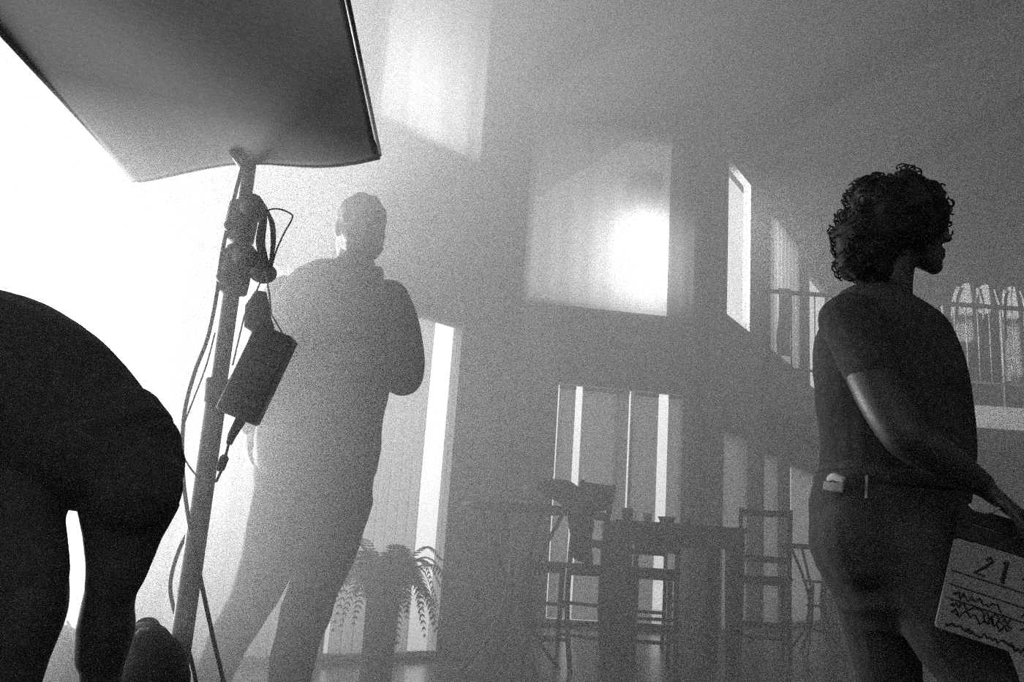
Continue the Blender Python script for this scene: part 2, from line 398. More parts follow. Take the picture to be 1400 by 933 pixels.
MT.update(
    skin_dark=mat('deep_skin', .05, .42, .08, 30, .02, .5), skin=mat('skin', .26, .55, .08, 30, .02), hair=mat('dark_curly_hair', .03, .6, .3, 90, .2, .1), hair2=mat('short_hair', .09, .5, .3, 120, .3),
    tee=mat('black_cotton', .06, .85, .25, 60, .1, .1), jeans=mat('blue_jeans_denim', .085, .85, .15, 160, .15, .1),
    jacket=mat('dark_jacket', .07, .7, .2, 30, .15, .2), trousers=mat('dark_trousers', .06, .8, .2, 40, .15, .1),
    shorts=mat('black_shorts', .07, .85, .2, 50, .1, .1), grey_tee=mat('charcoal_shirt', .07, .85, .2, 50, .1, .1),
    eye=mat('eye_white', .5, .2, .05, 20), leather=mat('brown_leather', .07, .45, .2, 40, .1), chrome=mat('brushed_steel', .55, .3, .1, 30, 0, .5, .9),
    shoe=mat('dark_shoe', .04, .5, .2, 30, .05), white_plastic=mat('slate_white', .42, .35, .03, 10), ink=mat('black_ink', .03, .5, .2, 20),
)
def shoe(mb, ankle, D):
    a = V(ankle); D = V(D).normalized(); g = V((a.x, a.y, .045))
    limb(mb, [(g - D * .06, (.04, .045)), (g + D * .06, (.048, .042)), (g + D * .16 - V((0, 0, .01)), (.045, .033))], side=D.cross(V((0, 0, 1))))
    limb(mb, [(V((a.x, a.y, .12)), .048), (g, .045)])

# ---- the woman with the clapperboard
YW = 2.2
W_ = lambda x, y, dy=0.0: at(x, y, YW + dy)
woman = thing('person', (W_(1215, 800).x, YW, 0), 'person with curly hair in dark top and jeans, holding a clapperboard', 'person')
def woman_limbs():
    shirt, jean, skin = MB(), MB(), MB()
    torso = [((1212, 400), (.062, .062)), ((1204, 425), (.118, .15)), ((1205, 455), (.155, .175)), ((1212, 500), (.178, .175)), ((1219, 545), (.183, .168)),
             ((1224, 590), (.180, .160)), ((1226, 635), (.178, .160)), ((1222, 668), (.172, .162))]
    T = [(W_(x, y), r) for (x, y), r in torso]
    limb(shirt, T, n=24, side=(1, 0, 0)); limb(skin, T, -.02, n=20, side=(1, 0, 0))
    chest = [(W_(1262, 500, -.08), .10), (W_(1266, 520, -.08), .10)]
    limb(shirt, [(W_(1240, 480, -.08), .09), (W_(1268, 512, -.09), .088)]); limb(shirt, [(W_(1240, 480, .09), .09), (W_(1272, 512, .1), .088)])
    # near arm: sleeve, then bare forearm and hand closing over the sticks of the slate
    up = [(W_(1162, 438, -.13), .072), (W_(1184, 492, -.2), .062), (W_(1206, 545, -.25), .057), (W_(1233, 590, -.28), .053)]
    lo = [(W_(1250, 606, -.285), .05), (W_(1280, 624, -.28), .047), (W_(1315, 646, -.26), .04), (W_(1343, 663, -.24), .031)]
    limb(shirt, up[:2] + [(W_(1193, 512, -.22), .062)]); limb(skin, up + lo, -.004)
    hand(skin, W_(1347, 669, -.24), W_(1384, 698, -.235) - W_(1347, 669, -.24), (.45, -.25, 1), .8, 1.05, thumb=-1)
    # far arm hangs behind the body, its hand by the far hip
    fa = [(W_(1190, 440, .15), .07), (W_(1195, 520, .2), .058), (W_(1215, 600, .24), .05), (W_(1240, 680, .22), .042), (W_(1262, 740, .2), .03)]
    limb(shirt, fa[:3]); limb(skin, fa, -.006)
    hand(skin, fa[-1][0], (.15, 0, -1), (.2, 1, 0), .4)
    # jeans
    hips = [(W_(1218, 660), (.168, .158)), (W_(1214, 700), (.182, .172)), (W_(1216, 745), (.180, .175)), (W_(1222, 775), (.165, .165))]
    limb(jean, hips, n=24, side=(1, 0, 0))
    near = [(W_(1240, 745, -.08), .112), (W_(1268, 800, -.09), .108), (W_(1306, 870, -.1), .094), (W_(1340, 940, -.11), .078)]
    kx = near[-1][0]; near += [(V((kx.x + .02, kx.y, .33)), .068), (V((kx.x + .01, kx.y, .16)), .062), (V((kx.x, kx.y, .1)), .062)]
    far = [(W_(1178, 745, .07), .115), (W_(1192, 800, .08), .098), (W_(1206, 860, .09), .088), (W_(1216, 940, .1), .074)]
    fx = far[-1][0]; far += [(V((fx.x - .0, fx.y, .33)), .066), (V((fx.x - .03, fx.y, .16)), .06), (V((fx.x - .03, fx.y, .1)), .06)]
    limb(jean, near); limb(jean, far); limb(skin, near, -.02); limb(skin, far, -.02)
    limb(jean, [(W_(1164, 735, .04), .094), (W_(1166, 760, .04), .088)]); limb(jean, [(W_(1174, 735, -.08), .092), (W_(1180, 760, -.08), .086)])
    # neck and head
    limb(skin, [(W_(1212, 405), .062), (W_(1217, 375), .056), (W_(1222, 345), .056)])
    head(skin, W_(1235, 317), (1, -.25, .02), (-.03, 0, 1))
    return shirt, jean, skin, near[-1][0], far[-1][0]
shirt, jean, skin, nf, ff = woman_limbs()
organic(skin, 'body', MT['skin_dark'], woman, .006, 4)
organic(shirt, 'top', MT['tee'], woman, .007, 5, (.006, 11))
organic(jean, 'jeans', MT['jeans'], woman, .007, 5, (.005, 14))
eyes(woman, W_(1235, 317), (1, -.25, .02), (-.03, 0, 1), MT['eye'])
for a, d in ((nf, (1, -.1, 0)), (ff, (1, .1, 0))):
    m_ = MB(); shoe(m_, a, d); organic(m_, 'shoe', MT['shoe'], woman, .008, 3)
# curly hair: a full rounded mass, then loose ringlets all over it
hb = MB(); hc = W_(1216, 300, .0)
hb.ball(W_(1219, 303), (.126, .125, .108), 20, 14)
for x, y, r in ((1184, 330, .077), (1176, 356, .058), (1246, 290, .082), (1262, 302, .058), (1202, 280, .075), (1235, 275, .07), (1190, 368, .05)):
    for dy in (-.05, .05): hb.ball(W_(x, y, dy), r, 12, 8)
hair = organic(hb, 'hair', MT['hair'], woman, .008, 3, (.022, 26))
cb = MB(); rnd = random.Random(4); src = [(v.co.copy(), v.normal.copy()) for v in hair.data.vertices]; pl = world_loc(woman)
for k in range(420):
    p, n = rnd.choice(src); p = p + pl; n = n.normalized(); t = n.orthogonal().normalized(); t = Matrix.Rotation(rnd.random() * 6.28, 3, n) @ t; b = n.cross(t)
    r_ = rnd.uniform(.007, .013); tr = rnd.uniform(1.0, 1.8)
    cb.tube([p + n * (r_ * .6 * math.sin(a) + .002) + t * r_ * math.cos(a) + b * (a - 3) * .0035 for a in [i * 6.28 * tr / 12 for i in range(13)]], .0022, 4)
cb.build('curls', MT['hair'], woman, True)['kind'] = 'stuff'
# waistband, bare skin gap, back pocket, side seam, clip
m_ = MB(); wc = W_(1218, 662); m_.tube([wc + V((math.cos(a) * .173, math.sin(a) * .165, 0)) for a in [i * 6.283 / 40 for i in range(40)]], (.019, .006), 8, closed=True, side=(0, 0, 1))
m_.build('waistband', MT['jeans'], woman, True)
m_ = MB(); m_.box(W_(1191, 667, -.172), (.022, .014, .05), Matrix.Rotation(.05, 3, 'Y')); m_.build('hip_clip', MT['leather'], woman)
m_ = MB(); m_.tube(smooth([W_(1131, 657, -.075), W_(1139, 652, -.10), W_(1148, 655, -.118), W_(1155, 659, -.128)]), [(.002, .003), (.005, .004)] + [(.009, .004)] * 15 + [(.008, .004), (.002, .003)], 8, side=(0, 0, 1)); m_.build('white_undershirt_hem', MT['cotton'], woman, True)
m_ = MB(); m_.tube(smooth([W_(1127, 664, -.07), W_(1139, 666, -.112), W_(1154, 667, -.14)]), (.011, .003), 8, side=(0, 0, 1)); m_.build('waist_label', MT['pad'], woman, True)
m_ = MB(); m_.tube(smooth([W_(1326, 690, -.275), W_(1333, 697, -.285), W_(1345, 701, -.285), W_(1357, 700, -.28), W_(1366, 695, -.27)]), .0035, 6); m_.build('pale_wristband', MT['ceramic'], woman, True)  # lit edge of the fingertips, built as a pale strip
# ---- clapperboard in her right hand
YC = YW - .235
def board_frame():
    o = at(1305, 735, YC); bl = at(1272, 855, YC); tr_ = at(1400, 765, YC - .02)
    dn = (bl - o).normalized(); xr = (tr_ - o).normalized(); nrm = xr.cross(dn).normalized(); dn = nrm.cross(xr).normalized()
    return o, xr, dn, nrm, (bl - o).length
bo, bx, bd, bn, bh = board_frame()
if bn.y > 0: bn = -bn
BR = Matrix((bx, bd, bn)).transposed()
bp = lambda x, y, z=0.0: bo + bx * x + bd * y + bn * z
BWD = bh * 1.48
clap = thing('clapperboard', bp(BWD / 2, bh), 'white film slate with black sticks held by the curly-haired person', 'clapperboard')
m_ = MB(); rc = .008
out = []
for cx_, cy_, a0 in ((rc, rc, math.pi), (BWD - rc, rc, 1.5 * math.pi), (BWD - rc, bh - rc, 0), (rc, bh - rc, .5 * math.pi)):
    out += [(cx_ + rc * math.cos(a0 + k * math.pi / 8), cy_ + rc * math.sin(a0 + k * math.pi / 8)) for k in range(5)]
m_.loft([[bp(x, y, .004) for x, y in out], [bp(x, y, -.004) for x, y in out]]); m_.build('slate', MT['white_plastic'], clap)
m_ = MB(); m_.box(bp(BWD / 2, -.020, 0), (BWD, .034, .012), BR); m_.build('lower_stick', MT['ink'], clap)
m_ = MB(); m_.box(bp(BWD / 2, -.056, 0), (BWD, .032, .012), BR); m_.build('upper_stick', MT['ink'], clap)
m_ = MB(); m_.lathe(bp(.012, -.038, 0), [(.001, -.012), (.011, -.012), (.011, .012), (.001, .012)], 12, BR); m_.build('hinge', MT['ink'], clap)
for yy in (.36, .51, .66): 
    m_ = MB(); m_.box(bp(BWD / 2, bh * yy, .0045), (BWD * .96, .0022, .002), BR); m_.build('ruled_line', MT['ink'], clap)
def stroke(pts, r=.0025):
    m_ = MB(); m_.tube([bp(x * BWD, y * bh, .005) for x, y in pts], r, 5, flat=.4); return m_
K_ = 1 / 1.48
stroke([(.36 * K_, .14), (.40 * K_, .10), (.43 * K_, .13), (.36 * K_, .22), (.27 * K_, .31), (.38 * K_, .31)], .0034).build('handwritten_figure', MT['ink'], clap)
stroke([(.54 * K_, .12), (.57 * K_, .09), (.56 * K_, .33)], .0045).build('handwritten_figure', MT['ink'], clap)
stroke([(.84 * K_, .10), (.76 * K_, .22), (.88 * K_, .22), (.86 * K_, .10), (.85 * K_, .31)], .0034).build('handwritten_figure', MT['ink'], clap)
rnd = random.Random(9)
for x0, y0, n_, hh in ((.07, .60, 5, .045), (.07, .70, 6, .05), (.09, .79, 6, .045), (.30, .74, 3, .05), (.55, .60, 6, .03), (.56, .74, 6, .03), (.06, .93, 3, .022), (.20, .94, 2, .022), (.32, .94, 3, .03), (.50, .945, 5, .035), (.72, .945, 4, .03)):
    pts = [];  x = x0
    for k in range(n_ * 4): pts.append((x, y0 + rnd.uniform(-hh, hh))); x += .018
    stroke(pts, .0032 if hh > .03 else .0022).build('handwritten_line', MT['ink'], clap)

# ---- the standing man in the haze
YM = 2.95
P_ = lambda x, y, dy=0.0: at(x, y, YM + dy)
man = thing('person', (P_(400, 800).x, YM, 0), 'person in dark jacket standing with back turned, elbow bent, by the glass door', 'person')
def man_limbs():
    jk, tr_, sk = MB(), MB(), MB()
    F = V((-.55, .83, 0))
    T = [(P_(483, 372), (.075, .08)), (P_(468, 395), (.165, .115)), (P_(458, 430), (.21, .135)), (P_(450, 480), (.215, .14)), (P_(443, 540), (.205, .135)), (P_(437, 590), (.198, .135)), (P_(432, 640), (.2, .135))]
    limb(jk, T, n=22, side=(1, .25, 0)); limb(sk, T, -.025, n=18, side=(1, .25, 0))
    ra = [(P_(528, 412, -.02), .078), (P_(548, 455, -.04), .068), (P_(556, 500, -.05), .06), (P_(549, 517, -.02), .056), (P_(528, 500, .1), .052), (P_(490, 468, .24), .042), (P_(470, 452, .3), .034)]
    la = [(P_(392, 405, .03), .076), (P_(372, 455, .02), .066), (P_(358, 515, .0), .058), (P_(350, 555, .02), .05), (P_(346, 580, .06), .042)]
    limb(jk, ra); limb(jk, la); limb(sk, ra, -.012); limb(sk, la, -.012)
    hand(sk, la[-1][0], (-.12, .12, -1), (-.8, -.5, 0), .5); hand(sk, ra[-1][0], (-.5, .5, .6), (.6, .7, -.2), .9)
    # hips and legs
    limb(tr_, [(P_(436, 620), (.185, .13)), (P_(428, 665), (.188, .125)), (P_(424, 700), (.17, .11))], n=20, side=(1, .2, 0))
    rl = [(P_(466, 680), .105), (P_(452, 735, -.02), .096), (P_(438, 780, -.02), .086), (P_(421, 830, -.02), .074), (P_(404, 880, -.03), .068), (P_(392, 935, -.03), .064)]
    ll = [(P_(388, 680), .105), (P_(375, 735, .02), .095), (P_(361, 780, .03), .085), (P_(339, 830, .04), .073), (P_(311, 880, .05), .064), (P_(286, 935, .05), .058)]
    for L in (rl, ll):
        e_ = L[-1][0]; d = (e_ - L[-2][0]).normalized(); L += [(e_ + d * ((e_.z - .12) / -d.z), .058)]
    limb(tr_, rl); limb(tr_, ll); limb(sk, rl, -.02); limb(sk, ll, -.02)
    limb(sk, [(P_(483, 382), .066), (P_(487, 350), .062)])
    head(sk, P_(489, 318), F, (-.05, 0, 1), 1.04)
    return jk, tr_, sk, rl[-1][0], ll[-1][0], F
jk, tr_, sk, rf, lf, MF = man_limbs()
organic(sk, 'body', MT['skin'], man, .007, 4); organic(jk, 'jacket', MT['jacket'], man, .008, 4, (.012, 9)); organic(tr_, 'trousers', MT['trousers'], man, .008, 4, (.01, 10))
eyes(man, P_(489, 318), MF, (-.05, 0, 1), MT['eye'], 1.04)
for a in (rf, lf):
    m_ = MB(); shoe(m_, a, MF); organic(m_, 'shoe', MT['shoe'], man, .009, 3)
m_ = MB(); fr_ = frame3(MF, (-.05, 0, 1)); hc = P_(489, 318); 
m_.ball(hc - fr_[0] * .022 + fr_[1] * .036, (.083, .097, .095), 18, 12, fr_[3]); m_.ball(hc - fr_[0] * .045 - fr_[1] * .03, (.078, .066, .085), 14, 10, fr_[3])
organic(m_, 'hair', MT['hair2'], man, .008, 2, (.008, 40))
m_ = MB(); c_ = P_(485, 380); m_.tube([c_ + V((math.cos(a) * .088, math.sin(a) * .085, .012 * math.sin(a * 2 + 1))) for a in [i * 6.283 / 24 for i in range(24)]], (.032, .009), 8, closed=True, side=(0, 0, 1)); m_.build('collar', MT['jacket'], man, True)

# ---- the person bending over at the left edge
YB = 1.75
B_ = lambda x, y, dy=0.0: at(x, y, YB + dy)
bent = thing('person', (B_(90, 800).x, YB, 0), 'person in black shirt and shorts bending over beside the light stand', 'person')
def bent_limbs():
    sh, st, sk = MB(), MB(), MB()
    T = [(B_(158, 625), (.120, .15)), (B_(98, 588), (.152, .16)), (B_(40, 545), (.172, .17)), (B_(-22, 522), (.182, .185)), (B_(-75, 525), (.172, .19)), (B_(-120, 540), (.12, .15))]
    limb(sh, T, n=22, side=(0, 0, 1)); limb(sk, T, -.025, n=18, side=(0, 0, 1))
    limb(sh, [(B_(178, 600), (.075, .12)), (B_(190, 640), (.077, .13))], n=20, side=(1, 0, 0))
    limb(st, [(B_(150, 600), (.12, .15)), (B_(160, 628), (.10, .14))], n=20, side=(1, 0, 0))
    limb(st, [(B_(185, 650, -.05), .083), (B_(184, 672, -.06), .083)]); limb(st, [(B_(175, 640, .07), .08), (B_(170, 650, .07), .075)])
    r1 = [(B_(174, 690, -.02), .092), (B_(168, 735, -.02), .070), (B_(161, 772, -.02), .060), (B_(154, 796, -.02), .052)]
    r2 = [(B_(147, 830, -.01), .053), (B_(145, 856, 0), .058), (B_(138, 900, .02), .052), (B_(136, 940, .03), .041)]
    l1 = [(B_(52, 625, -.04), .085), (B_(30, 700, -.06), .076), (B_(33, 745, -.07), .072), (B_(40, 792, -.08), .070)]
    l2 = [(B_(40, 830, -.08), .07), (B_(28, 870, -.08), .066), (B_(12, 920, -.07), .064)]
    for L, dx in ((r2, 0), (l2, -.05)):
        e_ = L[-1][0]; L += [(V((e_.x + dx * .6, e_.y + .01, .2)), .036), (V((e_.x + dx, e_.y + .02, .1)), .034)]
    limb(st, r1); limb(st, l1); limb(sk, r1 + r2, -.006); limb(sk, l1 + l2, -.006)
    for dy in (-.2, .2):                 # arms reach down and forward, out of the frame
        arm = [(B_(-90, 540, dy), .075), (B_(-130, 620, dy * 1.2), .062), (B_(-150, 700, dy * 1.2), .052), (B_(-165, 760, dy), .044), (B_(-175, 830, dy * .8), .031)]
        limb(sh, arm[:3]); limb(sk, arm, -.006); hand(sk, arm[-1][0], (-.1, 0, -1), (-1, 0, .1), .5)
    limb(sk, [(B_(-120, 535), .07), (B_(-160, 560), .062)]); head(sk, B_(-205, 590), (-.4, 0, -.9), (-.9, 0, .4))
    return sh, st, sk, r2[-1][0], l2[-1][0]
sh, st, sk, rf, lf = bent_limbs()
organic(sk, 'body', MT['skin_dark'], bent, .006, 4); organic(sh, 'shirt', MT['grey_tee'], bent, .007, 5, (.006, 10)); organic(st, 'shorts', MT['shorts'], bent, .007, 4, (.006, 12))
eyes(bent, B_(-205, 590), (-.4, 0, -.9), (-.9, 0, .4), MT['eye'])
m_ = MB(); m_.ball(B_(-213, 582), (.1, .1, .105), 16, 10); organic(m_, 'hair', MT['hair'], bent, .009, 2, (.012, 40))
for a in (rf, lf):
    m_ = MB(); shoe(m_, a, (-1, .1, 0)); organic(m_, 'shoe', MT['shoe'], bent, .008, 3)

# ------------------------------------------------------------------ light stand with its flag, ballast and cables
SX, SY = -.705, 2.2
S_ = lambda x, y, dy=0.0: at(x, y, SY + dy)
stand = thing('light_stand', (SX, SY, 0), 'tall steel light stand hung with cables in front of the bright window', 'light stand')
def vtube(name, z0, z1, r, m, par, n=16):
    k = MB(); k.lathe((SX, SY, 0), [(r * .9, z0), (r, z0 + .004), (r, z1 - .004), (r * .9, z1)], n); return k.build(name, m, par, True)
vtube('lower_tube', .12, 1.06, .0245, MT['steel'], stand); vtube('middle_tube', 1.05, 1.40, .0205, MT['steel'], stand); vtube('upper_tube', 1.39, 1.655, .0165, MT['steel'], stand)
for z, r in ((1.06, .031), (1.40, .028), (.30, .034)):
    c_ = vtube('collar', z - .03, z + .03, r, MT['steel'], stand)
    k = MB(); k.tube([(SX + .02, SY - .01, z), (SX + .06, SY - .03, z)], .006, 8); k.lathe((SX + .064, SY - .032, z - .006), [(.002, 0), (.018, .0), (.018, .012), (.002, .012)], 12, Matrix.Rotation(1.2, 3, 'Y')); k.build('tightening_knob', MT['rubber'], c_)
for a in (.4, 2.5, 4.6):
    d = V((math.cos(a), math.sin(a), 0)); k = MB(); b0 = V((SX, SY, 0))
    k.tube([b0 + d * .03 + V((0, 0, .33)), b0 + d * .42 + V((0, 0, .02))], .013, 10); lg = k.build('leg', MT['steel'], stand, True)
    k = MB(); k.tube([b0 + d * .02 + V((0, 0, .15)), b0 + d * .22 + V((0, 0, .185))], .008, 8); k.build('leg_brace', MT['steel'], lg, True)
    k = MB(); k.ball(b0 + d * .425 + V((0, 0, .022)), (.022, .022, .02), 10, 6); k.build('rubber_foot', MT['rubber'], lg, True)
# stacked grip heads clamped on the upper tubes
for y, sc in ((305, 1.0), (374, 1.05)):
    z = S_(335, y).z; k = MB()
    k.lathe((SX, SY, 0), [(.02, z - .055 * sc), (.036 * sc, z - .05 * sc), (.04 * sc, z), (.036 * sc, z + .05 * sc), (.02, z + .055 * sc)], 14)
    gh = k.build('grip_head', MT['steel'], stand, True)
    k = MB(); k.lathe(V((SX + .035, SY - .03, z + .03 * sc)), [(.004, -.03), (.03, -.025), (.03, .025), (.004, .03)], 14, Matrix.Rotation(math.pi / 2, 3, 'X')); k.build('clamp_disc', MT['steel'], gh, True)
    k = MB(); k.tube([(SX + .0, SY - .03, z - .02), (SX - .012, SY - .058, z - .03)], .007, 8); k.ball((SX - .012, SY - .06, z - .031), (.013, .013, .013), 8, 6); k.build('t_handle', MT['steel'], gh, True)
# the flag: a wire frame with cloth, carried level above the camera
FZ = 1.645
fl, frr = atz(182, 245, FZ), atz(519, 211, FZ); dl, dr = atz(0, 45, FZ) - fl, atz(475, 0, FZ) - frr
nl, nr = fl + dl.normalized() * .93, frr + dr.normalized() * .93
flag = thing('flag', ((fl + nr) / 2), 'grey cloth lighting flag on a frame, carried level overhead by the stand', 'flag')
for a, b in ((fl, nl), (frr, nr), (nl, nr)):
    k = MB(); d = (b - a).normalized(); k.tube([a - d * .004, b + d * .004], .0055, 8); k.build('frame_rod', MT['steel'], flag, True)
def flag_pt(u, v):
    a = fl.lerp(frr, u); b = nl.lerp(nr, u); p = a.lerp(b, v)
    sag = .010 * math.sin(math.pi * u) * math.sin(math.pi * v) + .004 * math.sin(u * 9 + v * 5)
    edge = (1 - v) ** 6 * (.014 * math.sin(u * 6.6 - .8) - .004)
    return p + V((0, 0, -sag + edge + .004))
k = MB(); k.tube([flag_pt(i / 24, 0) for i in range(25)], .0055, 8); k.build('frame_rod', MT['steel'], flag, True)
k = MB(); k.grid(flag_pt, 36, 30, .004); k.build('cloth', MT['flagcloth'], flag, True)
k = MB(); q_ = fl.lerp(frr, .47); k.tube([q_ + (nl - fl).normalized() * .0, q_ + (nl - fl).normalized() * .10], .008, 10); k.build('mounting_pin', MT['steel'], flag, True)
# LED ballast hanging from the grip head, with pouch and tails
bal = thing('ballast', S_(352, 510, -.06), 'dark boxy power supply hanging tilted from the light stand', 'power supply')
a, b = S_(380, 455, -.06), S_(324, 572, -.06); dz_ = (a - b).normalized(); yv = V((0, 1, 0)); yv = (yv - dz_ * yv.dot(dz_)).normalized(); xv = yv.cross(dz_)
BRt = Matrix((xv, yv, dz_)).transposed(); bc = (a + b) / 2; BL = (a - b).length
def rbox(mb, c, s, R, bev=.006):
    out = []; hx, hy = s[0] / 2 - bev, s[1] / 2 - bev
    for cx_, cy_, a0 in ((hx, hy, 0), (-hx, hy, math.pi / 2), (-hx, -hy, math.pi), (hx, -hy, 1.5 * math.pi)):
        out += [(cx_ + bev * math.cos(a0 + q * math.pi / 6), cy_ + bev * math.sin(a0 + q * math.pi / 6)) for q in range(4)]
    rr = [(1 - bev / s[0] * 2, -s[2] / 2), (1, -s[2] / 2 + bev), (1, s[2] / 2 - bev), (1 - bev / s[0] * 2, s[2] / 2)]
    return mb.loft([[V(c) + R @ V((x * f_, y * f_, z)) for x, y in out] for f_, z in rr])
k = MB(); rbox(k, bc, (.098, .06, BL), BRt); k.build('housing', MT['steel'], bal, True)
for i in range(5):
    k = MB(); k.box(bc + BRt @ V((0, -.032, -.07 + i * .035)), (.08, .004, .012), BRt); k.build('cooling_fin', MT['steel'], bal)
k = MB(); k.box(bc + BRt @ V((-.05, 0, -.045)), (.006, .03, .04), BRt); k.build('switch_plate', MT['alu'], bal)
k = MB(); k.box(bc + BRt @ V((.051, 0, -.055)), (.004, .02, .05), BRt); k.build('label_plate', MT['paper'], bal)
k = MB(); k.tube([bc + BRt @ V((.01, 0, -BL / 2)), S_(317, 596, -.06), S_(313, 608, -.06)], [.013, .010, .007], 10); k.build('cable_gland', MT['rubber'], bal, True)
k = MB(); k.tube([S_(313, 606, -.06), S_(309, 622, -.06), S_(305, 634, -.06), S_(302, 645, -.05), S_(296, 658, -.04), S_(289, 660, -.03)], .0035, 8); k.build('power_lead', MT['rubber'], bal, True)
k = MB(); k.tube([S_(308, 622, -.06), S_(307, 626, -.06), S_(301, 641, -.06), S_(300, 645, -.06)], [.005, .0105, .0105, .005], 10); k.build('inline_plug', MT['rubber'], bal, True)
k = MB(); k.tube([S_(356, 400, -.04), S_(352, 418, -.05), S_(352, 440, -.05), S_(366, 455, -.06)], [(.015, .008), (.030, .015), (.034, .018), (.02, .012)], 12, side=(1, 0, 0)); k.build('grey_pouch', MT['pad'], bal, True)
for pts in (((362, 372), (350, 400), (334, 432), (325, 470), (318, 500)), ((363, 372), (368, 400), (371, 430), (384, 452), (393, 468))):
    k = MB(); k.tube([S_(x, y, -.075) for x, y in pts], .0022, 6); k.build('hanging_strap', MT['pale_cord'], bal, True)
def cable(name, pts, r, m, label, dy=-.03, cat='cable', grp=None):
    P = smooth([S_(x, y, dy + (p[2] if len(p) > 2 else 0)) for p in pts for x, y in [p[:2]]]); k = MB(); k.tube(P, r, 8); return tag(k.build(name, m, None, True), label, cat, grp)
cable('power_cable', [(334, 218), (318, 280), (303, 350), (296, 405), (284, 462), (266, 510), (253, 560), (249, 610), (251, 660), (258, 710), (268, 760), (280, 820), (293, 880), (306, 935), (315, 985)], .0052, MT['rubber'], 'thick black cable running down beside the light stand in a long bow')
cable('signal_cable', [(294, 455, .01), (282, 500), (264, 548), (250, 585), (246, 610), (255, 632), (268, 650, .0), (276, 656, .02)], .0022, MT['rubber'], 'thin black wire looping off the left of the stand to its middle')
cable('slack_cable', [(262, 722, .06), (248, 745, .05), (236, 780, .04), (233, 808, .04), (240, 840, .05), (252, 870, .06), (262, 905, .06), (270, 945, .06), (275, 990, .06)], .0048, MT['rubber'], 'black cable bulging out behind the lower tube of the stand')
# coil of spare cable on the grip head
coil = thing('cable_coil', S_(362, 330, -.06), 'bunched coil of black cable hooked on the stand with a loose loop', 'cable')
for i in range(7):
    o_ = (i - 3) * .0045; k = MB(); rnd = random.Random(i)
    k.tube(smooth([S_(364 + i * .8, 368, -.06 + o_), S_(352 + i * 1.5, 335, -.07 + o_), S_(356 + i * 1.2, 305, -.07 + o_), S_(364, 289 + rnd.uniform(-3, 4), -.07 + o_), S_(370 + i * .6, 305, -.05 + o_), S_(372 + i * .5, 335, -.05 + o_), S_(368, 368, -.05 + o_)]), .0036, 6); k.build('cable_turn', MT['rubber'], coil, True)
k = MB(); k.tube(smooth([S_(355, 300, -.06), S_(366, 288, -.06), S_(382, 286, -.06), S_(398, 293, -.06), S_(399, 300, -.06), S_(388, 320, -.06), S_(377, 345, -.06), S_(370, 372, -.06)]), .0022, 6); k.build('loose_loop', MT['rubber'], coil, True)
k = MB(); k.ball(S_(360, 374, -.05), (.034, .022, .026), 12, 8); k.build('hook_clamp', MT['steel'], coil, True)

# backpack and duffel on the floor behind the bending person
bpk = thing('backpack', (at(205, 933, 2.05).x, 2.05, 0), 'black backpack standing behind the legs of the bending person', 'backpack')
bx_ = lambda x, y, dy=0: at(x, y, 2.05 + dy)
k = MB(); limb(k, [(V((bx_(196, 933).x, 2.05, .09)), (.10, .08)), (V((bx_(198, 933).x, 2.05, .25)), (.105, .085)), (bx_(203, 915), (.085, .075)), (bx_(202, 880), (.048, .06))], side=(1, 0, 0))
organic(k, 'main_pack', MT['bag'], bpk, .01, 5, (.012, 14))
k = MB(); limb(k, [(V((bx_(200, 933).x, 1.96, .12)), (.075, .035)), (V((bx_(200, 933).x, 1.96, .24)), (.07, .035))], side=(1, 0, 0)); organic(k, 'front_pocket', MT['bag'], bpk, .01, 4)
k = MB(); k.tube(smooth([bx_(186, 868, -.05), bx_(192, 862, -.06), bx_(203, 861, -.06)]), .004, 6, flat=.5); k.build('strap_trim', MT['pale_cord'], bpk, True)  # highlight on the pack strap, built in a pale material
k = MB(); k.tube(smooth([bx_(186, 872), bx_(190, 853), bx_(206, 849), bx_(216, 858), bx_(222, 885)]), .007, 8); k.build('grab_handle', MT['bag'], bpk, True)
duf = thing('duffel_bag', (at(88, 933, 2.7).x, 2.7, 0), 'grey canvas bag standing upright, seen between the legs of the bending person', 'bag')
k = MB(); c_ = at(86, 933, 2.7); limb(k, [(V((c_.x - .01, 2.7, .075)), (.08, .075)), (V((c_.x, 2.7, .25)), (.085, .08)), (at(90, 885, 2.7), (.05, .055)), (at(88, 862, 2.7), (.02, .03))], side=(1, 0, 0))
organic(k, 'bag_body', MT['duffel'], duf, .01, 5, (.01, 14))
k = MB(); k.tube(smooth([at(92, 850, 2.66), at(100, 870, 2.62), at(106, 905, 2.61), at(110, 940, 2.61)]), .004, 6); k.build('bag_strap', MT['pale_cord'], duf, True)

